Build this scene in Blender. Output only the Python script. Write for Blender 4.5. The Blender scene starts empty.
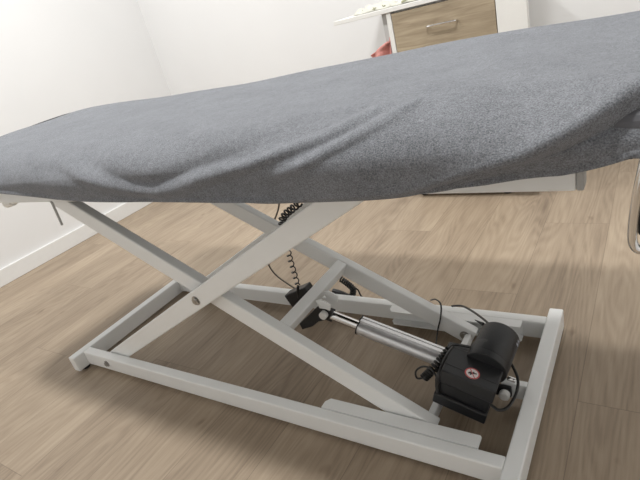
import bpy, bmesh, math, random
from mathutils import Vector, Matrix
random.seed(4)
sc = bpy.context.scene
C = sc.collection

# ------------------------------------------------------------ camera, world, lights
cd = bpy.data.cameras.new('camera'); cam = bpy.data.objects.new('camera', cd); C.objects.link(cam)
cam.location = (1.551, -0.5683, 0.852); cam.rotation_euler = (1.1354, 0.2432, 0.544)
cd.sensor_width = 36; cd.lens = 36 * 496.33 / 640; cd.clip_start = 0.02
sc.camera = cam
w = bpy.data.worlds.new('world'); sc.world = w; w.use_nodes = True
w.node_tree.nodes['Background'].inputs[0].default_value = (1, 1, 1, 1)
w.node_tree.nodes['Background'].inputs[1].default_value = 0.3
CEIL = 2.5
LAMPS = [(-0.42, -0.05, 20), (1.20, -0.05, 20), (-0.32, 0.93, 13), (1.45, 0.93, 13)]
for x, y, e in LAMPS:
    l = bpy.data.lights.new('ceiling_light', 'AREA'); l.shape = 'DISK'; l.size = 0.19; l.energy = e
    l.color = (1.0, 1.0, 0.985)
    o = bpy.data.objects.new('ceiling_light', l); o.location = (x, y, CEIL - 0.022); C.objects.link(o)
sc.view_settings.view_transform = 'Standard'; sc.view_settings.look = 'None'
sc.view_settings.gamma = 1; sc.view_settings.use_curve_mapping = False
sc.view_settings.exposure = 0.21

# ------------------------------------------------------------ materials
def nt(name):
    m = bpy.data.materials.new(name); m.use_nodes = True
    t = m.node_tree; b = t.nodes['Principled BSDF']
    return m, t, b
def N(t, kind, **kw):
    n = t.nodes.new(kind)
    for k, v in kw.items():
        if k.startswith('i_'): n.inputs[k[2:].replace('_', ' ')].default_value = v
        else: setattr(n, k, v)
    return n
def M_(t, op, a, b=None, c=None):
    n = t.nodes.new('ShaderNodeMath'); n.operation = op
    for i, v in enumerate((a, b, c)):
        if v is None: continue
        if isinstance(v, (int, float)): n.inputs[i].default_value = v
        else: t.links.new(v, n.inputs[i])
    return n.outputs[0]
def simple(name, col, rough=.5, metal=0, noise=0.03, scale=40, bump=0.0, bscale=300, spec=None):
    m, t, b = nt(name)
    tc = N(t, 'ShaderNodeTexCoord')
    nz = N(t, 'ShaderNodeTexNoise', i_Scale=scale, i_Detail=4.0); t.links.new(tc.outputs['Object'], nz.inputs['Vector'])
    r = N(t, 'ShaderNodeValToRGB')
    r.color_ramp.elements[0].position = .3; r.color_ramp.elements[1].position = .7
    r.color_ramp.elements[0].color = tuple(max(0, c * (1 - noise)) for c in col) + (1,)
    r.color_ramp.elements[1].color = tuple(min(1, c * (1 + noise)) for c in col) + (1,)
    t.links.new(nz.outputs['Fac'], r.inputs['Fac']); t.links.new(r.outputs['Color'], b.inputs['Base Color'])
    b.inputs['Roughness'].default_value = rough; b.inputs['Metallic'].default_value = metal
    if spec is not None: b.inputs['Specular IOR Level'].default_value = spec
    if bump:
        n2 = N(t, 'ShaderNodeTexNoise', i_Scale=bscale, i_Detail=3.0); t.links.new(tc.outputs['Object'], n2.inputs['Vector'])
        bp = N(t, 'ShaderNodeBump', i_Strength=bump, i_Distance=.001); t.links.new(n2.outputs['Fac'], bp.inputs['Height'])
        t.links.new(bp.outputs['Normal'], b.inputs['Normal'])
    return m
WALL = simple('wall_paint', (.79, .79, .79), .9, noise=.01, scale=3, bump=.15, bscale=250)
CEILM = simple('ceiling_paint', (.88, .88, .875), .95, noise=.01)
TRIM = simple('baseboard_paint', (.80, .80, .79), .45, noise=.01)
PAINT = simple('white_powder_coat', (.84, .85, .84), .38, noise=.015, scale=15, bump=.12, bscale=700)
STEEL = simple('zinc_steel', (.42, .41, .39), .35, 1, noise=.15)
CHROME = simple('chrome', (.78, .78, .78), .08, 1, noise=.02)
ALU = simple('anodised_aluminium', (.70, .70, .71), .38, .7, noise=.04)
BLACK = simple('black_plastic', (.011, .0115, .013), .42, noise=.1, bump=.25, bscale=900)
BLACK2 = simple('black_moulded_cover', (.019, .020, .022), .48, noise=.08, bump=.25, bscale=900)
RUB = simple('black_rubber', (.02, .02, .02), .7)
CABLE = simple('black_cable', (.014, .014, .014), .4)
CABLEG = simple('dark_grey_cable', (.10, .085, .07), .5)
GREYP = simple('grey_plastic', (.42, .42, .41), .5)
WKNOB = simple('pale_plastic', (.80, .79, .76), .45)
SHADE_PRINT = simple('slit_shade_and_print', (.05, .05, .05), .9)  # near-black for the cover's painted slit shade and the sticker figure
DVINYL = simple('grey_vinyl', (.09, .09, .10), .6)
RED = simple('red_cloth', (.60, .27, .24), .9, noise=.15, scale=60, bump=.4, bscale=300)
LAM = simple('white_laminate', (.80, .79, .76), .4, noise=.01)
GPLAIN = simple('plain_grey', (.56, .56, .55), .5, noise=.01)
TISSUE = simple('cream_paper', (.62, .61, .54), .85, noise=.05, scale=30)
OLIVE = simple('olive_cloth', (.27, .27, .17), .9, noise=.15)
REDP = simple('red_print', (.55, .09, .09), .5)
WHITEP = simple('white_print', (.78, .74, .72), .5)
LENS = simple('pale_blue_print', (.45, .47, .55), .4)

def wood_floor():
    m, t, b = nt('oak_plank_floor'); L = t.links.new
    g = N(t, 'ShaderNodeNewGeometry'); s = N(t, 'ShaderNodeSeparateXYZ'); L(g.outputs['Position'], s.inputs[0])
    W, LN = .196, 1.28
    u = M_(t, 'DIVIDE', M_(t, 'SUBTRACT', s.outputs[0], 1.2355), W); row = M_(t, 'FLOOR', u); fu = M_(t, 'FRACT', u)
    # row 1 (x>1.43) has its joint at y=.294, row 0 at y=1.12
    off = M_(t, 'FRACT', M_(t, 'MULTIPLY_ADD', row, -.6453, .875))
    v = M_(t, 'SUBTRACT', M_(t, 'DIVIDE', s.outputs[1], LN), off); col = M_(t, 'FLOOR', v); fv = M_(t, 'FRACT', v)
    cid = N(t, 'ShaderNodeCombineXYZ'); L(row, cid.inputs[0]); L(col, cid.inputs[1])
    wn = N(t, 'ShaderNodeTexWhiteNoise', noise_dimensions='3D'); L(cid.outputs[0], wn.inputs['Vector'])
    sep = N(t, 'ShaderNodeSeparateColor'); L(wn.outputs['Color'], sep.inputs[0])
    # grain coordinates shifted per plank
    gc = N(t, 'ShaderNodeCombineXYZ')
    L(M_(t, 'MULTIPLY_ADD', sep.outputs[0], 7.0, s.outputs[0]), gc.inputs[0])
    L(M_(t, 'MULTIPLY_ADD', sep.outputs[1], 9.0, s.outputs[1]), gc.inputs[1]); L(M_(t, 'MULTIPLY', sep.outputs[2], 5.0), gc.inputs[2])
    def noise(sx, sy, detail, rough=.6, dist=0.0):
        mp = N(t, 'ShaderNodeMapping'); mp.inputs['Scale'].default_value = (sx, sy, 1); L(gc.outputs[0], mp.inputs[0])
        n = N(t, 'ShaderNodeTexNoise', i_Scale=1.0, i_Detail=detail, i_Roughness=rough, i_Distortion=dist); L(mp.outputs[0], n.inputs['Vector']); return n.outputs['Fac']
    fine = noise(170, 7, 5, .7); mid = noise(26, 2.2, 5, .6, .8); big = noise(7, 1.4, 3, .5, .5)
    # cathedral rings: contour lines of a stretched smooth noise
    sm = noise(9, 1.1, 1.5, .4, .3)
    ring = M_(t, 'SINE', M_(t, 'MULTIPLY', sm, 120.0)); ring = M_(t, 'MULTIPLY_ADD', ring, .5, .5)
    knot = noise(20, 9, 2, .5); kn = N(t, 'ShaderNodeMapRange'); L(knot, kn.inputs[0]); kn.inputs[1].default_value = .70; kn.inputs[2].default_value = .80
    f = M_(t, 'MULTIPLY_ADD', fine, .46, M_(t, 'MULTIPLY', mid, .42))
    f = M_(t, 'MULTIPLY_ADD', big, .50, f); f = M_(t, 'MULTIPLY_ADD', ring, .10, f)
    f = M_(t, 'MULTIPLY_ADD', sep.outputs[0], .10, f)
    mr = N(t, 'ShaderNodeMapRange'); L(f, mr.inputs[0]); mr.inputs[1].default_value = .42; mr.inputs[2].default_value = 1.12
    r = N(t, 'ShaderNodeValToRGB'); e = r.color_ramp.elements
    e[0].position = 0; e[0].color = (.170, .125, .088, 1); e[1].position = 1; e[1].color = (.465, .375, .277, 1)
    k = e.new(.5); k.color = (.338, .264, .191, 1)
    L(mr.outputs[0], r.inputs[0])
    mx = N(t, 'ShaderNodeMix', data_type='RGBA'); L(r.outputs[0], mx.inputs[6]); mx.inputs[7].default_value = (.15, .10, .065, 1)
    L(M_(t, 'MULTIPLY', kn.outputs[0], .55), mx.inputs[0])
    eu = M_(t, 'MULTIPLY', M_(t, 'MINIMUM', fu, M_(t, 'SUBTRACT', 1.0, fu)), W)
    ev = M_(t, 'MULTIPLY', M_(t, 'MINIMUM', fv, M_(t, 'SUBTRACT', 1.0, fv)), LN)
    ed = M_(t, 'MINIMUM', eu, ev); gap = M_(t, 'LESS_THAN', ed, .0009)
    m2 = N(t, 'ShaderNodeMix', data_type='RGBA'); L(mx.outputs[2], m2.inputs[6]); m2.inputs[7].default_value = (.10, .07, .05, 1)
    L(M_(t, 'MULTIPLY', gap, .42), m2.inputs[0]); L(m2.outputs[2], b.inputs['Base Color'])
    b.inputs['Roughness'].default_value = .5; b.inputs['Specular IOR Level'].default_value = .35
    bp = N(t, 'ShaderNodeBump', i_Strength=.25, i_Distance=.0006); L(M_(t, 'MULTIPLY_ADD', gap, -1.5, fine), bp.inputs['Height']); L(bp.outputs[0], b.inputs['Normal'])
    return m
def wood_front():
    m, t, b = nt('oak_drawer_laminate'); L = t.links.new
    tc = N(t, 'ShaderNodeTexCoord')
    mp = N(t, 'ShaderNodeMapping'); mp.inputs['Scale'].default_value = (5, 5, 60); L(tc.outputs['Object'], mp.inputs[0])
    n = N(t, 'ShaderNodeTexNoise', i_Scale=1.0, i_Detail=5.0, i_Roughness=.6, i_Distortion=.6); L(mp.outputs[0], n.inputs['Vector'])
    r = N(t, 'ShaderNodeValToRGB'); e = r.color_ramp.elements
    e[0].position = .3; e[0].color = (.27, .21, .14, 1); e[1].position = .72; e[1].color = (.47, .385, .27, 1)
    L(n.outputs['Fac'], r.inputs[0]); L(r.outputs[0], b.inputs['Base Color']); b.inputs['Roughness'].default_value = .5
    return m
def terry():
    m, t, b = nt('grey_terry_towelling'); L = t.links.new
    tc = N(t, 'ShaderNodeTexCoord')
    n1 = N(t, 'ShaderNodeTexNoise', i_Scale=560.0, i_Detail=3.0, i_Roughness=.7); L(tc.outputs['Object'], n1.inputs['Vector'])
    n2 = N(t, 'ShaderNodeTexNoise', i_Scale=14.0, i_Detail=5.0, i_Roughness=.65); L(tc.outputs['Object'], n2.inputs['Vector'])
    n3 = N(t, 'ShaderNodeTexNoise', i_Scale=110.0, i_Detail=3.0); L(tc.outputs['Object'], n3.inputs['Vector'])
    f = M_(t, 'MULTIPLY_ADD', n1.outputs['Fac'], .80, M_(t, 'MULTIPLY_ADD', n2.outputs['Fac'], .16, M_(t, 'MULTIPLY', n3.outputs['Fac'], .16)))
    r = N(t, 'ShaderNodeValToRGB'); e = r.color_ramp.elements
    e[0].position = .38; e[0].color = (.066, .069, .075, 1); e[1].position = .76; e[1].color = (.295, .306, .330, 1)
    L(f, r.inputs[0]); L(r.outputs[0], b.inputs['Base Color'])
    b.inputs['Roughness'].default_value = 1.0; b.inputs['Specular IOR Level'].default_value = .05
    b.inputs['Sheen Weight'].default_value = .30; b.inputs['Sheen Roughness'].default_value = .5; b.inputs['Sheen Tint'].default_value = (.8, .82, .88, 1)
    bp = N(t, 'ShaderNodeBump', i_Strength=.8, i_Distance=.0022); L(M_(t, 'MULTIPLY_ADD', n3.outputs['Fac'], .4, n1.outputs['Fac']), bp.inputs['Height']); L(bp.outputs[0], b.inputs['Normal'])
    return m
FLOOR = wood_floor(); OAK = wood_front(); TERRY = terry()

# ------------------------------------------------------------ mesh helpers
def obj(name, bm, mat, parent=None, smooth=False, loc=None):
    me = bpy.data.meshes.new(name); bmesh.ops.recalc_face_normals(bm, faces=bm.faces[:]); bm.to_mesh(me); bm.free()
    for mm in (mat if isinstance(mat, list) else [mat]): me.materials.append(mm)
    if smooth:
        for p in me.polygons: p.use_smooth = True
        try: me.set_sharp_from_angle(angle=math.radians(38))
        except Exception: pass
    o = bpy.data.objects.new(name, me); C.objects.link(o)
    if parent is not None:
        o.parent = parent
        pm = world(parent); o.matrix_parent_inverse = pm.inverted()
    return o
def world(o):
    m = Matrix.LocRotScale(o.location, o.rotation_euler, o.scale)
    return m if o.parent is None else world(o.parent) @ o.matrix_parent_inverse @ m
def tag(o, label, cat, group=None):
    o['label'] = label; o['category'] = cat
    if group: o['group'] = group
    return o
def empty(name, loc, label, cat):
    o = bpy.data.objects.new(name, None); C.objects.link(o); o.location = loc; o.empty_display_size = .05
    return tag(o, label, cat)
def struct(o): o['kind'] = 'structure'; return o
def add_box(bm, lo, hi, bev=0, M=None, seg=2):
    t = bmesh.new(); bmesh.ops.create_cube(t, size=1)
    for v in t.verts: v.co = Vector([lo[i] + (v.co[i] + .5) * (hi[i] - lo[i]) for i in range(3)])
    if bev: bmesh.ops.bevel(t, geom=t.edges[:], offset=bev, segments=seg, affect='EDGES', profile=.5)
    if M is not None: bmesh.ops.transform(t, matrix=M, verts=t.verts[:])
    merge(bm, t)
def merge(bm, t):
    me = bpy.data.meshes.new('tmp'); t.to_mesh(me); t.free(); bm.from_mesh(me); bpy.data.meshes.remove(me)
def bx(lo, hi, bev=0, M=None, seg=2):
    bm = bmesh.new(); add_box(bm, lo, hi, bev, M, seg); return bm
def frame_of(a, b, up=Vector((0, 0, 1))):
    a, b = Vector(a), Vector(b); x = (b - a).normalized(); y = up.cross(x).normalized(); z = x.cross(y)
    m = Matrix((x, y, z)).transposed().to_4x4(); m.translation = a; return m, (b - a).length
def add_cyl(bm, a, b, r, seg=24, r2=None, bev=0):
    a, b = Vector(a), Vector(b); d = b - a
    t = bmesh.new(); bmesh.ops.create_cone(t, cap_ends=True, segments=seg, radius1=r, radius2=r if r2 is None else r2, depth=d.length)
    if bev:
        es = [e for e in t.edges if abs(e.verts[0].co.z - e.verts[1].co.z) < 1e-6]
        bmesh.ops.bevel(t, geom=es, offset=bev, segments=3, affect='EDGES', profile=.5)
    q = d.to_track_quat('Z', 'Y').to_matrix().to_4x4(); q.translation = (a + b) / 2
    bmesh.ops.transform(t, matrix=q, verts=t.verts[:]); merge(bm, t)
def cyl(a, b, r, seg=24, r2=None, bev=0):
    bm = bmesh.new(); add_cyl(bm, a, b, r, seg, r2, bev); return bm
def smooth_path(pts, n=10):
    P = [Vector(p) for p in pts]; P = [2 * P[0] - P[1]] + P + [2 * P[-1] - P[-2]]; out = []
    for i in range(1, len(P) - 2):
        for k in range(n):
            t = k / n; a, b, c, d = P[i - 1:i + 3]
            out.append(.5 * ((2 * b) + (c - a) * t + (2 * a - 5 * b + 4 * c - d) * t * t + (3 * b - a - 3 * c + d) * t ** 3))
    out.append(P[-2]); return out
def add_sweep(bm, path, r, seg=8, flat=1.0):
    rings = []; n = None
    for i, p in enumerate(path):
        d = (path[min(i + 1, len(path) - 1)] - path[max(i - 1, 0)]).normalized()
        if n is None: n = d.orthogonal().normalized()
        n = (n - d * n.dot(d)).normalized(); b = d.cross(n)
        rings.append([bm.verts.new(p + (n * math.cos(2 * math.pi * k / seg) + b * math.sin(2 * math.pi * k / seg) * flat) * r) for k in range(seg)])
    for i in range(len(rings) - 1):
        for k in range(seg):
            bm.faces.new((rings[i][k], rings[i][(k + 1) % seg], rings[i + 1][(k + 1) % seg], rings[i + 1][k]))
    bm.faces.new(rings[0][::-1]); bm.faces.new(rings[-1])
def sweep(pts, r, seg=8, n=10, flat=1.0):
    bm = bmesh.new(); add_sweep(bm, smooth_path(pts, n), r, seg, flat); return bm
def coil(pts, R, r, turns, seg=6):
    base = smooth_path(pts, 60); T = len(base) - 1; path = []; n = None
    for i, p in enumerate(base):
        d = (base[min(i + 1, T)] - base[max(i - 1, 0)]).normalized()
        if n is None: n = d.orthogonal().normalized()
        n = (n - d * n.dot(d)).normalized(); b = d.cross(n); a = 2 * math.pi * turns * i / T
        path.append(p + (n * math.cos(a) + b * math.sin(a)) * R)
    bm = bmesh.new(); add_sweep(bm, path, r, seg); return bm
def prism_y(pts, y0, y1, bev=0):     # polygon in (x,z) extruded along y
    bm = bmesh.new(); a = [bm.verts.new((x, y0, z)) for x, z in pts]; b = [bm.verts.new((x, y1, z)) for x, z in pts]; n = len(pts)
    bm.faces.new(a); bm.faces.new(b[::-1])
    for i in range(n): bm.faces.new((a[i], b[i], b[(i + 1) % n], a[(i + 1) % n]))
    bmesh.ops.recalc_face_normals(bm, faces=bm.faces[:])
    if bev: bmesh.ops.bevel(bm, geom=bm.edges[:], offset=bev, segments=2, affect='EDGES', profile=.5)
    return bm

# ------------------------------------------------------------ room
X0, X1, Y0, Y1 = -1.194, 2.75, -1.55, 1.83
struct(obj('floor', bx((X0 - .1, Y0 - .1, -.1), (X1 + .1, Y1 + .1, 0)), FLOOR))
struct(obj('ceiling', bx((X0 - .1, Y0 - .1, CEIL), (X1 + .1, Y1 + .1, CEIL + .1)), CEILM))
struct(obj('wall_left', bx((X0 - .1, Y0, 0), (X0, Y1, CEIL)), WALL))
struct(obj('wall_right', bx((X1, Y0, 0), (X1 + .1, Y1, CEIL)), WALL))
struct(obj('wall_back', bx((X0 - .1, Y1, 0), (X1 + .1, Y1 + .1, CEIL)), WALL))
struct(obj('wall_front', bx((X0 - .1, Y0 - .1, 0), (X1 + .1, Y0, CEIL)), WALL))
struct(obj('baseboard_left', bx((X0, Y0, 0), (X0 + .015, Y1, .082), .003), TRIM))
struct(obj('baseboard_back', bx((X0 + .015, Y1 - .015, 0), (X1, Y1, .082), .003), TRIM))

# ------------------------------------------------------------ massage table
BL, BW, H, RH = 1.375, .5331, .060, .0486
table = empty('massage_table', (BL / 2, BW / 2, 0), 'white steel scissor lift massage table with electric motor, standing under the grey towelling cover', 'massage table')
base_o = obj('base_frame', bx((0, 0, .0080), (.0304, BW, H), .003), PAINT, table)         # left cross bar carries the rest
obj('cross_bar', bx((BL - .0315, 0, .0080), (BL, BW, H), .003), PAINT, base_o)
for y in (.0363, .4683):
    obj('side_rail', bx((.0300, y, .0114), (BL - .031, y + .0286, H), .0035), PAINT, base_o)
for x, y in ((.017, .030), (.017, BW - .030), (BL - .014, .030), (BL - .014, BW - .030)):
    obj('rubber_foot', cyl((x, y, 0), (x, y, .0085), .0120, 20, bev=.001), RUB, base_o)
# stub that carries the rear end of the linear drive
obj('drive_bracket', bx((1.292, .247, .020), (1.3440, .262, .060), .002), PAINT, base_o)
# roller tracks: C channels welded to the inside of the side rails
def track(y_in, y_rail, name='roller_track'):
    s = 1 if y_in > y_rail else -1
    bm = bmesh.new(); xa, xb = .9415, 1.2925
    def slab(z0, z1, ya, yb, chamfer):
        ya, yb = min(ya, yb), max(ya, yb)
        pts = [(xa, y_rail), (xa + .004 * 0, y_in - s * chamfer), (xa + chamfer * .75, y_in), (xb - .003, y_in), (xb, y_in - s * .003), (xb, y_rail)]
        t = bmesh.new(); a = [t.verts.new((x, y, z0)) for x, y in pts]; b = [t.verts.new((x, y, z1)) for x, y in pts]
        t.faces.new(a); t.faces.new(b)
        for i in range(len(pts)): t.faces.new((a[i], a[(i + 1) % 6], b[(i + 1) % 6], b[i]))
        bmesh.ops.recalc_face_normals(t, faces=t.faces[:]); merge(bm, t)
    slab(H - .0035, H + .0004, y_rail, y_in, .012)
    slab(.016, .0195, y_rail, y_in, .012)
    add_box(bm, (xa + .002, min(y_rail, y_rail + s * .004), .0190), (xb - .002, max(y_rail, y_rail + s * .004), H - .003))
    return obj(name, bm, PAINT, base_o)
track(.0955, .0652); track(.4400, .4680)

SL = .545; ang = math.atan(SL)
CX, CZ = .656, .314
dirA = Vector((math.cos(ang), 0, math.sin(ang))); dirB = Vector((math.cos(ang), 0, -math.sin(ang)))
HALF = .579
def arm(d, y0, y1, e0, e1):
    """rectangular tube along d through the centre pivot; e0/e1 = overshoot at the two ends"""
    a = Vector((CX, 0, CZ)) - d * (HALF + e0); L_ = 2 * HALF + e0 + e1
    m, _ = frame_of(a, a + d, Vector((0, 0, 1)))
    m.translation = a + Vector((0, (y0 + y1) / 2, 0)); h = (y1 - y0) / 2
    return bx((0, -h, -.0237), (L_, h, .0237), .0035, m)
def bolt(p, s, r=.0095, name='bolt', parent=None, mat=None):
    """hex bolt head with washer; s = -1 faces the viewer side, +1 the far side"""
    bm = bmesh.new(); p = Vector(p)
    add_cyl(bm, p, p + Vector((0, s * .0015, 0)), r * 1.18, 24)
    add_cyl(bm, p + Vector((0, s * .0015, 0)), p + Vector((0, s * .006, 0)), r * .92, 6, bev=.0008)
    add_cyl(bm, p + Vector((0, s * .006, 0)), p + Vector((0, s * .0075, 0)), r * .45, 12)
    return obj(name, bm, mat or STEEL, parent)
A1 = obj('scissor_arm', arm(dirA, .068, .0955, .012, .012), PAINT, table)
B1 = obj('scissor_arm', arm(dirB, .1000, .1275, .012, .026), PAINT, table)
A2 = obj('scissor_arm', arm(dirA, .4375, .4650, .012, .012), PAINT, table)
B2 = obj('scissor_arm', arm(dirB, .4100, .4350, .012, .022), PAINT, table)
bolt((CX, .068, CZ), -1, .0105, parent=A1)
bolt((CX, .4100, CZ), -1, .0105, parent=B2)
bolt((.148, .0363, .0375), -1, .0090, parent=base_o)
bolt((.148, .4683, .0375), -1, .0090, parent=base_o)
bolt((1.164, .4100, .037), -1, .0105, parent=B2)
bolt((1.164, .1000, .037), -1, .0105, parent=B1)
obj('lower_cross_tube', bx((1.166, .1275, .020), (1.182, .4100, .044), .003), PAINT, table)
# brace joining the two lower halves; its upper face is flush with the arms
def on_top(x, off=.0237): # point on arm B upper face
    return Vector((x, 0, CZ - (x - CX) * SL + off / math.cos(ang)))
m, _ = frame_of(on_top(.8405), on_top(.8405) + dirB)
obj('cross_brace', bx((0, .1270, -.040), (.0285, .4105, -.0006), .003, m), PAINT, table)

# upper frame
UZ0, UZ1 = .5885, .6370
up = obj('upper_frame', bx((-.19, .0363, UZ0), (1.4745, .0648, UZ1), .0035), PAINT, table)
obj('upper_rail', bx((-.19, .4683, UZ0), (1.4745, .4968, UZ1), .0035), PAINT, up)
for x in (-.190, 1.4445): obj('upper_cross_bar', bx((x, .0640, UZ0), (x + .030, .4690, UZ1), .003), PAINT, up)
for y in (.0363, .4683): obj('end_cap', bx((1.4745, y + .0005, UZ0 + .0005), (1.4825, y + .028, UZ1 - .0005), .002), GREYP, up)
bolt((.0345, .0363, .6075), -1, .0055, parent=up, mat=RUB)
# head section tilt strut and its pale sleeve at the left end
obj('tilt_strut', cyl((.120, .056, .594), (.052, .060, .5835), .0085, 20), PAINT, up)
obj('strut_sleeve', cyl((.0530, .060, .5840), (.005, .062, .5770), .0125, 24, bev=.002), WKNOB, up)
# thin dark release lever hanging below the left end
bm = sweep([(.3030, .0363, .592), (.3010, .0363, .570), (.2990, .0363, .548), (.2967, .0363, .5253)], .0032, 8, 6, .8)
obj('release_lever', bm, GREYP, up)
mat_ = obj('mattress', bx((-.19, -.030, .661), (1.58, .560, .697), .015, seg=4), DVINYL, table)
obj('deck_board', bx((-.18, .037, .6368), (1.47, .496, .6612), .002), BLACK, table)

# ------------------------------------------------------------ linear drive
AX = Vector((.957, 0, -.290)).normalized()
P0 = Vector((.868, .262, .1715)); P1 = Vector((1.303, .262, .041))
mD, LD = frame_of(P0, P1)
drive = obj('linear_drive', cyl(mD @ Vector((.005, 0, 0)), mD @ Vector((.16, 0, 0)), .0128, 28), CHROME, table, True)
drive['label'] = 'chromed piston rod and aluminium tube of the lifting drive'
bm = bmesh.new()
# outer extrusion: round tube plus a grooved square rail on its upper far side
pts = []
for k in range(25):
    a = math.radians(80 + 300 * k / 24); pts.append((.0155 * math.cos(a) - .004, .0155 * math.sin(a) - .003))
pts += [(.0175, .003), (.0175, .0095), (.0145, .0095), (.0145, .0125), (.0175, .0125), (.0175, .0190), (.011, .0190), (.011, .0165), (.008, .0165), (.008, .0190), (-.001, .0190), (-.001, .0128)]
a = [bm.verts.new(mD @ Vector((.097, y, z))) for y, z in pts]; b = [bm.verts.new(mD @ Vector((.345, y, z))) for y, z in pts]
bm.faces.new(a); bm.faces.new(b)
for i in range(len(pts)): bm.faces.new((a[i], a[(i + 1) % len(pts)], b[(i + 1) % len(pts)], b[i]))
obj('outer_tube', bm, ALU, drive, True)
bm = bmesh.new()
b1 = [(y * 1.07, z * 1.07) for y, z in pts]
a = [bm.verts.new(mD @ Vector((.0945, y, z))) for y, z in b1]; b = [bm.verts.new(mD @ Vector((.0975, y, z))) for y, z in b1]
bm.faces.new(a); bm.faces.new(b)
for i in range(len(b1)): bm.faces.new((a[i], a[(i + 1) % len(b1)], b[(i + 1) % len(b1)], b[i]))
obj('tube_end_cap', bm, BLACK, drive)
# clevis head, its pale pin and the black lug below the brace
obj('clevis', bx((-.014, -.012, -.0135), (.024, .012, .0135), .003, mD), BLACK, drive)
obj('pin_cap', cyl((.8776, .249, .180), (.8776, .233, .180), .0105, 28, bev=.003), WKNOB, drive, True)
# white tab plates welded to the brace
for y in (.2400, .2780): obj('brace_tab', prism_y([(.866, .222), (.880, .2270), (.907, .2150), (.900, .196), (.890, .200), (.872, .200)], y, y + .004), PAINT, table)
obj('brace_lug', prism_y([(.7835, .1342), (.7873, .1151), (.8243, .1309), (.8488, .150), (.885, .163), (.902, .185), (.885, .203), (.856, .195)], .2470, .2560, .002), BLACK, table)

# motor group
mot = obj('motor', cyl((1.2790, .215, .1330), (1.2865, .300, .1425), .0415, 40, bev=.006), BLACK2, drive, True)
drive_motor = mot
mB, LB = frame_of((1.2118, .140, .1663), (1.3146, .140, .1336))
obj('gear_housing', bx((-.020, .066, -.118), (.095, .145, -.052), .006, mB), BLACK, drive)
obj('motor_collar', cyl((1.2765, .205, .1290), (1.2800, .246, .1345), .0435, 40, bev=.002), BLACK2, drive, True)
bm = bx((0, 0, -.034), (LB, .078, 0), .003, mB)
box = obj('control_box', bm, BLACK2, drive)
obj('box_body', bx((.002, .003, -.066), (LB - .004, .078, -.0335), .002, mB), BLACK, drive)
obj('battery_pack', bx((-.003, -.004, -.094), (LB - .002, .070, -.0655), .003, mB), BLACK, drive)
# seam line of the cover, as a fine raised lip
obj('cover_seam', bx((.001, .0215, -.0002), (LB - .001, .0227, .0006), 0, mB), BLACK, drive)
# round warning sticker
def disc(mt, r, z, name, mat, par, seg=36, r_in=0.0):
    bm = bmesh.new(); t = .0003
    o_ = [bm.verts.new(mt @ Vector((r * math.cos(2 * math.pi * k / seg), r * math.sin(2 * math.pi * k / seg), z))) for k in range(seg)]
    if r_in:
        i_ = [bm.verts.new(mt @ Vector((r_in * math.cos(2 * math.pi * k / seg), r_in * math.sin(2 * math.pi * k / seg), z))) for k in range(seg)]
        for k in range(seg): bm.faces.new((o_[k], o_[(k + 1) % seg], i_[(k + 1) % seg], i_[k]))
    else: bm.faces.new(o_)
    return obj(name, bm, mat, par)
mS = mB @ Matrix.Translation((.0560, .0230, .0008))
st = disc(mS, .0145, 0, 'warning_sticker', WHITEP, box)
disc(mS, .0145, .0002, 'sticker_ring', REDP, box, r_in=.0118)
bm = bmesh.new()      # black figure crossed out by a red bar
add_box(bm, (-.0085, -.0014, .0003), (.0085, .0012, .0005), 0, mS @ Matrix.Rotation(.35, 4, 'Z'))
add_box(bm, (-.0015, -.0060, .0003), (.0012, .0055, .0005), 0, mS @ Matrix.Rotation(-.5, 4, 'Z'))
add_box(bm, (-.0045, .0015, .0003), (.0000, .0052, .0005), 0, mS @ Matrix.Rotation(.9, 4, 'Z'))
obj('sticker_figure', bm, SHADE_PRINT, box)
obj('sticker_bar', bx((-.0125, -.0008, .0006), (.0125, .0008, .0008), 0, mS @ Matrix.Rotation(-.95, 4, 'Z')), REDP, box)
# small pale print on the far right of the motor
bm = bmesh.new()
for k, (dy, dz) in enumerate(((.268, .008), (.273, .001), (.279, .007), (.284, .000))):
    add_box(bm, (1.3265, dy, .140 + dz), (1.3275, dy + .0035, .1445 + dz), 0)
obj('motor_print', bm, LENS, mot)
# rear fork with pale pin
obj('rear_fork', bx((1.272, .236, .030), (1.314, .247, .056), .003), BLACK, drive)
obj('pin_cap', cyl((1.302, .222, .042), (1.302, .237, .042), .0115, 28, bev=.004), WKNOB, drive, True)
obj('fork_screw', cyl((1.306, .250, .072), (1.322, .2504, .068), .005, 16, bev=.001), CHROME, drive, True)

# ------------------------------------------------------------ electrics: supply box and cables
ps = obj('power_supply', bx((.590, .430, .048), (.690, .4675, .100), .004, Matrix.Translation((.64, 0, .075)) @ Matrix.Rotation(-.42, 4, 'Y') @ Matrix.Translation((-.64, 0, -.075))), BLACK, table)
ps['label'] = 'black plastic junction box on the far rail'
def cable(pts, r, name='cable', mat=CABLE, flat=1.0): return obj(name, sweep(pts, r, 8, 8, flat), mat, table, True)
cable([(0.6366, 0.435, 0.0652), (0.6471, 0.43, 0.0996), (0.6589, 0.425, 0.126)], .0042, 'strain_relief')
obj('coiled_cable', coil([(0.6589, 0.425, 0.126), (0.6735, 0.41, 0.1862), (0.6881, 0.395, 0.2436), (0.6961, 0.39, 0.2894), (0.7062, 0.385, 0.3398)], .0068, .0019, 10), CABLE, table, True)
obj('coiled_cable', coil([(0.7062, 0.385, 0.3398), (0.7132, 0.38, 0.3701), (0.7341, 0.38, 0.3912), (0.759, 0.38, 0.4059), (0.7874, 0.38, 0.423)], .0088, .0028, 8), CABLE, table, True)
cable([(.84, .37, .592), (.83, .375, .50), (0.7874, 0.38, 0.423)], .002)
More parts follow.
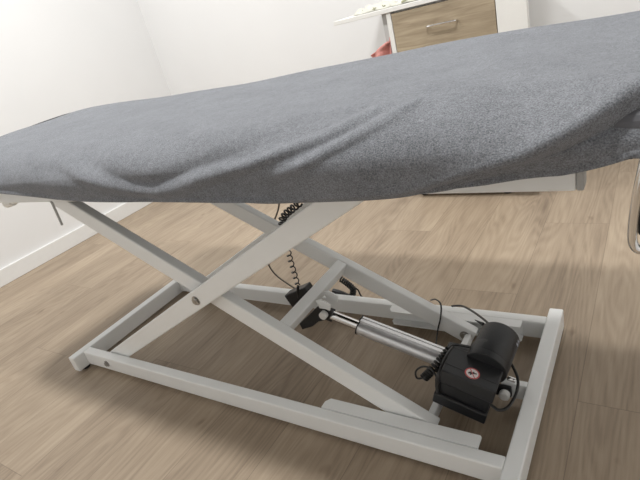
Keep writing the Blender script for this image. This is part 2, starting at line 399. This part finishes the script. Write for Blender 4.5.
cable([(0.70, 0.47, 0.59), (0.655, 0.49, 0.46), (0.6143, 0.5, 0.3629), (0.5698, 0.505, 0.3027), (0.5098, 0.51, 0.2156), (0.4806, 0.515, 0.1464), (0.4894, 0.52, 0.0967), (0.5235, 0.53, 0.0533), (0.5621, 0.535, 0.0256), (.62, .535, .006), (.70, .53, .004)], .0028, 'power_cable', CABLEG)
obj('coiled_cable', coil([(0.7456, 0.53, 0.0931), (0.7704, 0.525, 0.0801), (0.7876, 0.52, 0.0666), (0.7809, 0.515, 0.0433), (0.7633, 0.512, 0.0245)], .0075, .0030, 15), CABLE, table, True)
cable([(0.7833, 0.525, 0.074), (0.798, 0.53, 0.0575), (0.8063, 0.53, 0.0324), (.84, .53, .004)], .0024)
cable([(0.7026, 0.53, 0.0437), (0.7277, 0.53, 0.0388), (0.758, 0.53, 0.0269)], .009, 'plug', BLACK)
cable([(1.0712, 0.45, 0.1068), (1.0946, 0.43, 0.1246), (1.1167, 0.405, 0.1275), (1.1103, 0.403, 0.0881), (1.0997, 0.4, 0.054), (1.1149, 0.34, 0.0524), (1.1505, 0.25, 0.0814), (1.1825, 0.18, 0.1033), (1.2026, 0.15, 0.097)], .0021)
cable([(1.1241, 0.455, 0.0909), (1.1566, 0.44, 0.1054), (1.1952, 0.4, 0.1234), (1.2378, 0.34, 0.1521), (1.2634, 0.305, 0.1651)], .0027)
obj('coiled_cable', coil([(1.1579, 0.165, 0.1105), (1.1693, 0.175, 0.121), (1.1893, 0.19, 0.1426), (1.2044, 0.21, 0.1587)], .0072, .0032, 12), CABLE, table, True)
cable([(1.1579, 0.165, 0.1105), (1.1442, 0.16, 0.1116), (1.1453, 0.16, 0.1312), (1.1636, 0.16, 0.1475), (1.1831, 0.155, 0.1495), (1.1976, 0.145, 0.1378), (1.2016, 0.14, 0.1247)], .0021)
cable([(1.2019, 0.21, 0.1556), (1.2107, 0.22, 0.1652), (1.228, 0.225, 0.1632), (1.2509, 0.23, 0.157)], .0030)
cable([(1.2130, 0.215, 0.1630), (1.2070, 0.185, 0.160), (1.2040, 0.150, 0.1510), (1.1990, 0.139, 0.1300), (1.1967, 0.14, 0.1051)], .0045)
cable([(1.3079, 0.25, 0.1286), (1.3241, 0.235, 0.1184), (1.3381, 0.21, 0.1095), (1.3399, 0.18, 0.1009), (1.3309, 0.15, 0.0931), (1.3163, 0.14, 0.0907), (1.3000, 0.146, 0.0932)], .0030)
bm = bmesh.new(); add_cyl(bm, (1.1925, .418, .0838), (1.2173, .402, .0860), .0008, 12, .0045)
obj('cable_clip', bm, BLACK, table, True)

# ------------------------------------------------------------ towelling cover
def lerp(x, pts):
    if x <= pts[0][0]: return pts[0][1]
    for (a, b), (c, d) in zip(pts, pts[1:]):
        if x <= c:
            t = (x - a) / (c - a); return b + (d - b) * t
    return pts[-1][1]
def sm(a, b, x):
    t = max(0, min(1, (x - a) / (b - a))); return t * t * (3 - 2 * t)
HEM = [(-.27, .672), (.0, .668), (.30, .659), (.42, .647), (.53, .638), (.75, .628), (.94, .626), (1.06, .6225), (1.17, .622), (1.29, .627), (1.34, .630), (1.39, .632), (1.43, .637), (1.47, .640), (1.51, .650), (1.54, .659), (1.60, .670), (1.67, .672)]
LAPL = [(1.05, .624), (1.17, .627), (1.29, .633), (1.334, .643), (1.384, .659), (1.417, .667), (1.440, .671), (1.456, .678), (1.474, .684), (1.508, .699), (1.538, .712), (1.60, .724)]
for _ in range(3):      # corner cutting, so the fold runs in a smooth curve
    LAPL = [LAPL[0]] + [(a[0] * k + b[0] * (1 - k), a[1] * k + b[1] * (1 - k)) for a, b in zip(LAPL, LAPL[1:]) for k in (.75, .25)] + [LAPL[-1]]
LAP2 = [(1.30, .626), (1.344, .634), (1.404, .651), (1.446, .664), (1.473, .668), (1.52, .670)]
SWAG = [(.10, .735), (.25, .728), (.40, .718), (.587, .703), (.66, .682), (.73, .664), (.80, .650), (.854, .645), (.91, .652), (.967, .665), (1.083, .683), (1.2, .705), (1.269, .721), (1.35, .732)]
RID2 = [(1.05, .650), (1.163, .676), (1.235, .698), (1.316, .721), (1.40, .733)]
def pdist(x, z, line):
    best = (9, 0)
    for (a, b), (c, d) in zip(line, line[1:]):
        dx, dz = c - a, d - b; L2 = dx * dx + dz * dz
        t = max(0, min(1, ((x - a) * dx + (z - b) * dz) / L2)); ex, ez = x - a - t * dx, z - b - t * dz
        q = math.hypot(ex, ez); sg = 1 if (dx * ez - dz * ex) > 0 else -1
        if q < best[0]: best = (q, sg)
    return best[0] * best[1]
def ztop(x): return lerp(x, [(-.3, .738), (-.1, .738), (.1, .733), (.3, .726), (.6, .720), (.9, .719), (1.15, .722), (1.35, .721), (1.5, .717), (1.7, .713)])
def disp(x, z):
    """outward bulge of the near side of the cover (metres)"""
    d = 0
    q = pdist(x, z, SWAG); fade = sm(.30, .62, x) * (1 - sm(1.26, 1.36, x))
    d += fade * (.008 * math.exp(-(q / (.010 - .004 * sm(.95, 1.1, x))) ** 2) - .007 * math.exp(-((q - .018) / .012) ** 2) * sm(.45, .70, x) * (1 - sm(1.0, 1.2, x) * .5))
    q = pdist(x, z, RID2); fade = sm(1.08, 1.18, x) * (1 - sm(1.33, 1.42, x))
    d += fade * (.0060 * math.exp(-(q / .0055) ** 2) - .003 * math.exp(-((q - .018) / .012) ** 2))
    if x > 1.04:
        q = z - lerp(x, LAPL); f = sm(1.04, 1.12, x) * .35 + sm(1.24, 1.40, x) * .65
        q = abs(pdist(x, z, LAPL)) * (1 if q > 0 else -1)
        k_ = sm(1.36, 1.46, x); d += f * ((.011 + .004 * k_) * math.exp(-max(q, 0) / .013) * sm(-.006, .004, q) - (.015 + .006 * k_) * (1 - sm(-.0095, .001, q)) - .14 * max(0, -q - .004) * (.4 + .6 * k_))
        if x > 1.30:
            q2 = z - lerp(x, LAP2); d += sm(1.30, 1.36, x) * (1 - sm(1.44, 1.50, x)) * (-.004 * (1 - sm(-.007, .002, q2)))
    d += .0035 * math.sin(x * 9 + 2) * math.sin(z * 40) + .002 * math.sin(x * 21 + z * 60)
    d += .0035 * math.exp(-((z - lerp(x, HEM)) / .005) ** 2)     # rolled hem
    return d
import numpy as np
def cover():
    bm = bmesh.new()
    XA, XB, YA, YB = -.245, 1.640, -.065, .600
    rx, ry, rb = .09, .10, .060
    NX, NS, NT = 860, 170, 56
    # cross-section parameter list: (kind, value)
    rows = []
    for k in range(NS): rows.append(('n', k / NS))              # near side, hem -> tangent of top
    for k in range(NT): rows.append(('t', k / NT))              # top
    for k in range(34): rows.append(('f', 1 - k / 33))          # far side down to hem
    cols = []
    for k in range(24): cols.append(('l', k / 24))
    for k in range(NX): cols.append(('m', k / (NX - 1)))
    for k in range(1, 17): cols.append(('r', 1 - k / 16))
    def side(wv, hem, zt):      # wv 0..1 -> (inset 0..1 of radius, z)
        zc = zt - rb
        if wv < .42:
            return 0.0, hem + (zc - hem) * (wv / .42)
        a = (wv - .42) / .58 * math.pi / 2
        return 1 - math.cos(a), zc + rb * math.sin(a)
    grid = []
    for ck, cv in cols:
        line = []
        for rk, rv in rows:
            if ck == 'm': x = XA + rx + (XB - XA - 2 * rx) * cv
            elif ck == 'l': x = None
            if ck == 'm':
                zt = ztop(x); hem = lerp(x, HEM); dropx = 0
            else:
                xe = XA if ck == 'l' else XB; zt = ztop(xe); hem = lerp(xe, HEM)
                ins, zz = side(cv, hem, zt); x = xe + (1 if ck == 'l' else -1) * rx * ins; dropx = zt - zz; zt = ztop(x)
            if rk == 't': y = YA + ry + (YB - YA - 2 * ry) * rv; dropy = 0
            else:
                hm = hem if rk == 'n' else .650
                ins, zz = side(rv, hm, zt); y = (YA + ry * ins) if rk == 'n' else (YB - ry * ins); dropy = zt - zz
            dropx = max(0, dropx); dropy = max(0, dropy); dr = (dropx ** 3 + dropy ** 3) ** (1 / 3)
            dr = min(dr, max(dropx, dropy, zt - hem))
            z = zt - dr
            # round the plan corners
            if ck != 'm' and rk != 't':
                cx = XA + rx if ck == 'l' else XB - rx; cy = YA + ry if rk == 'n' else YB - ry
                px, py = (x - cx) / rx, (y - cy) / ry; l_ = math.hypot(px, py); mxx = max(abs(px), abs(py))
                if l_ > 1e-6: f = mxx / l_; x = cx + px * f * rx; y = cy + py * f * ry
            if rk == 'n':
                g = (1.0 - sm(.85, 1.0, rv)) * (1 if ck == 'm' else sm(.45, 1, cv)); wrap = max(0, .678 - z) * .25
                d = disp(x, z) * g
                # outward direction tilts up as the edge rolls over
                a = max(0, (rv - .42) / .58) * math.pi / 2
                y += wrap - d * math.cos(a * .8); z += d * math.sin(a) * .7
            if rk == 't' or rv > .5:
                z += (1 if rk == 't' else sm(.5, 1, rv)) * (.0016 * math.sin(x * 6.1 + y * 3) + .0010 * math.sin(x * 15 - y * 11 + 1) + .0007 * math.sin(y * 33 + x * 4))
            # wrinkle slot near the head end
            qx, qy = (x + .175) / .014, (y - .44) / .085
            z -= 0
            line.append(bm.verts.new((x, y, z)))
        grid.append(line)
    for i in range(len(grid) - 1):
        for j in range(len(grid[0]) - 1):
            bm.faces.new((grid[i][j], grid[i + 1][j], grid[i + 1][j + 1], grid[i][j + 1]))
    return bm
cv = obj('towelling_cover', cover(), TERRY, None, True)
so = cv.modifiers.new('thickness', 'SOLIDIFY'); so.thickness = .004; so.offset = -1
tag(cv, 'large grey terry towelling cover draped over the top of the massage table', 'cover')

obj('slit_shade', sweep([(-.150, .290, .7370), (-.146, .330, .7390), (-.143, .380, .7400), (-.140, .430, .7400), (-.137, .470, .7370)], .0062, 10, 8, .8), SHADE_PRINT, cv)  # dark strip laid on the cover in place of the shade in a slit
# ------------------------------------------------------------ desk with drawer against the back wall
YF = 1.35
desk = empty('desk', (.8, 1.57, 0), 'white desk with one oak effect drawer front, standing behind the massage table', 'desk')
obj('desktop', bx((.442, YF - .006, .7770), (1.078, Y1 - .02, .7930), .0015), LAM, desk)
obj('side_panel', bx((.672, YF, .03), (.6905, Y1 - .03, .7768), .001), LAM, desk)
obj('grey_panel', bx((.640, YF + .03, .03), (.6718, YF + .046, .7768), .001), GPLAIN, desk)  # narrow strip left of the side panel, greyer than the rest
obj('carcass', bx((.6907, YF + .022, .03), (1.0775, Y1 - .03, .7768), .001), LAM, desk)
for z0, z1 in ((.585, .7700), (.36, .580), (.04, .355)):
    dr = obj('drawer', bx((.6925, YF + .001, z0), (1.0755, YF + .020, z1), .0015), OAK, desk)
    zc = (z0 + z1) / 2 + .022
    bm = sweep([(.832, YF + .002, zc), (.834, YF - .018, zc), (.86, YF - .024, zc + .001), (.885, YF - .025, zc + .0012), (.912, YF - .024, zc + .001), (.938, YF - .018, zc), (.940, YF + .002, zc)], .0042, 8, 6)
    obj('handle', bm, CHROME, dr, True)
obj('tall_panel', bx((1.0785, YF - .002, .03), (1.178, YF + .03, 1.15), .0015), LAM, desk)
for x, y in ((.69, YF + .05), (1.05, YF + .05), (.69, 1.75), (1.05, 1.75)):
    obj('foot', cyl((x, y, 0), (x, y, .032), .016, 16), RUB, desk)

# crumpled cream paper lying on the desktop, with small dark sprigs
def crumple(name, cx, cy, z, sx, sy, h, mat, seed, parent=None, n=34):
    rnd = random.Random(seed); ph = [(rnd.uniform(8, 60), rnd.uniform(8, 60), rnd.uniform(0, 6)) for _ in range(9)]
    bm = bmesh.new(); g = []
    for i in range(n + 1):
        row = []
        for j in range(n + 1):
            u, v = i / n * 2 - 1, j / n * 2 - 1; e = max(0, 1 - max(abs(u), abs(v)) ** 4)
            x = cx + u * sx * (1 + .12 * math.sin(v * 4 + seed)); y = cy + v * sy * (1 + .12 * math.sin(u * 5 + seed))
            s = sum(abs(math.sin(a * u * .12 + b * v * .12 + c)) for a, b, c in ph) / 9
            row.append(bm.verts.new((x, y, z + .0015 + h * e * (s - .25))))
        g.append(row)
    for i in range(n):
        for j in range(n): bm.faces.new((g[i][j], g[i + 1][j], g[i + 1][j + 1], g[i][j + 1]))
    bmesh.ops.recalc_face_normals(bm, faces=bm.faces[:])
    o = obj(name, bm, mat, parent, True); m_ = o.modifiers.new('thickness', 'SOLIDIFY'); m_.thickness = .0012; return o
p1 = crumple('paper_wrap', .592, 1.44, .7935, .082, .062, .045, TISSUE, 3)
tag(p1, 'crumpled cream paper at the left end of the desktop', 'paper')
for k, (x, y) in enumerate(((.560, 1.385), (.605, 1.388), (.645, 1.39))):
    bm = bmesh.new()
    for a in range(4):
        m4 = Matrix.Translation((x + .004 * a, y - .002, .800 + .004 * (a % 2))) @ Matrix.Rotation(a * 1.1, 4, 'Y')
        add_box(bm, (-.004, -.001, -.0012), (.004, .001, .0012), 0, m4)
    obj('printed_sprig', bm, OLIVE, p1)
p2 = crumple('cloth', .775, 1.43, .7935, .085, .055, .040, TISSUE, 11)
tag(p2, 'cream folded cloth with olive edge on the desktop, above the drawer', 'cloth')
obj('olive_edge', sweep([(.735, 1.372, .802), (.765, 1.366, .806), (.80, 1.368, .803), (.825, 1.374, .801)], .005, 8, 6, .5), OLIVE, p2)
# red cloth hanging against the left side of the drawer unit
def hanging(name, mat):
    bm = bmesh.new(); g = []; n = 26
    for i in range(n + 1):
        row = []; v = i / n
        for j in range(n + 1):
            u = j / n
            x = .668 - (.012 + .088 * min(1, v / .22) ** .8 * (1 + .06 * math.sin(v * 14))) * (1 - u)
            y = YF - .004 + .022 * math.sin(u * 9 + v * 2) * (.3 + v) + .012
            z = .686 - .13 * v - .028 * (1 - u) * (1 - v) - .004 * math.sin(u * 12)
            row.append(bm.verts.new((x, y, z)))
        g.append(row)
    for i in range(n):
        for j in range(n): bm.faces.new((g[i][j], g[i + 1][j], g[i + 1][j + 1], g[i][j + 1]))
    o = obj(name, bm, mat, None, True); m_ = o.modifiers.new('thickness', 'SOLIDIFY'); m_.thickness = .003; return o
tag(hanging('red_cloth', RED), 'red cloth hanging beside the drawer unit, under the overhanging desktop', 'cloth')

# ------------------------------------------------------------ chromed loop at the right edge
lp = [(1.5470, 0.0, 0.6640), (1.5400, 0.0, 0.6250), (1.5345, 0.0, 0.5850), (1.5325, 0.0, 0.5515), (1.5350, 0.0, 0.5378), (1.5405, 0.0, 0.5335), (1.5472, 0.0, 0.5397), (1.551, 0.0, 0.5642), (1.5524, 0.0, 0.6046), (1.5531, 0.0, 0.6372)]
hd = obj('end_handle', sweep(lp, .0050, 14, 10), CHROME, table, True)
obj('handle_grip', bx((1.5375, .004, .548), (1.5465, .011, .640), .003), RUB, hd)
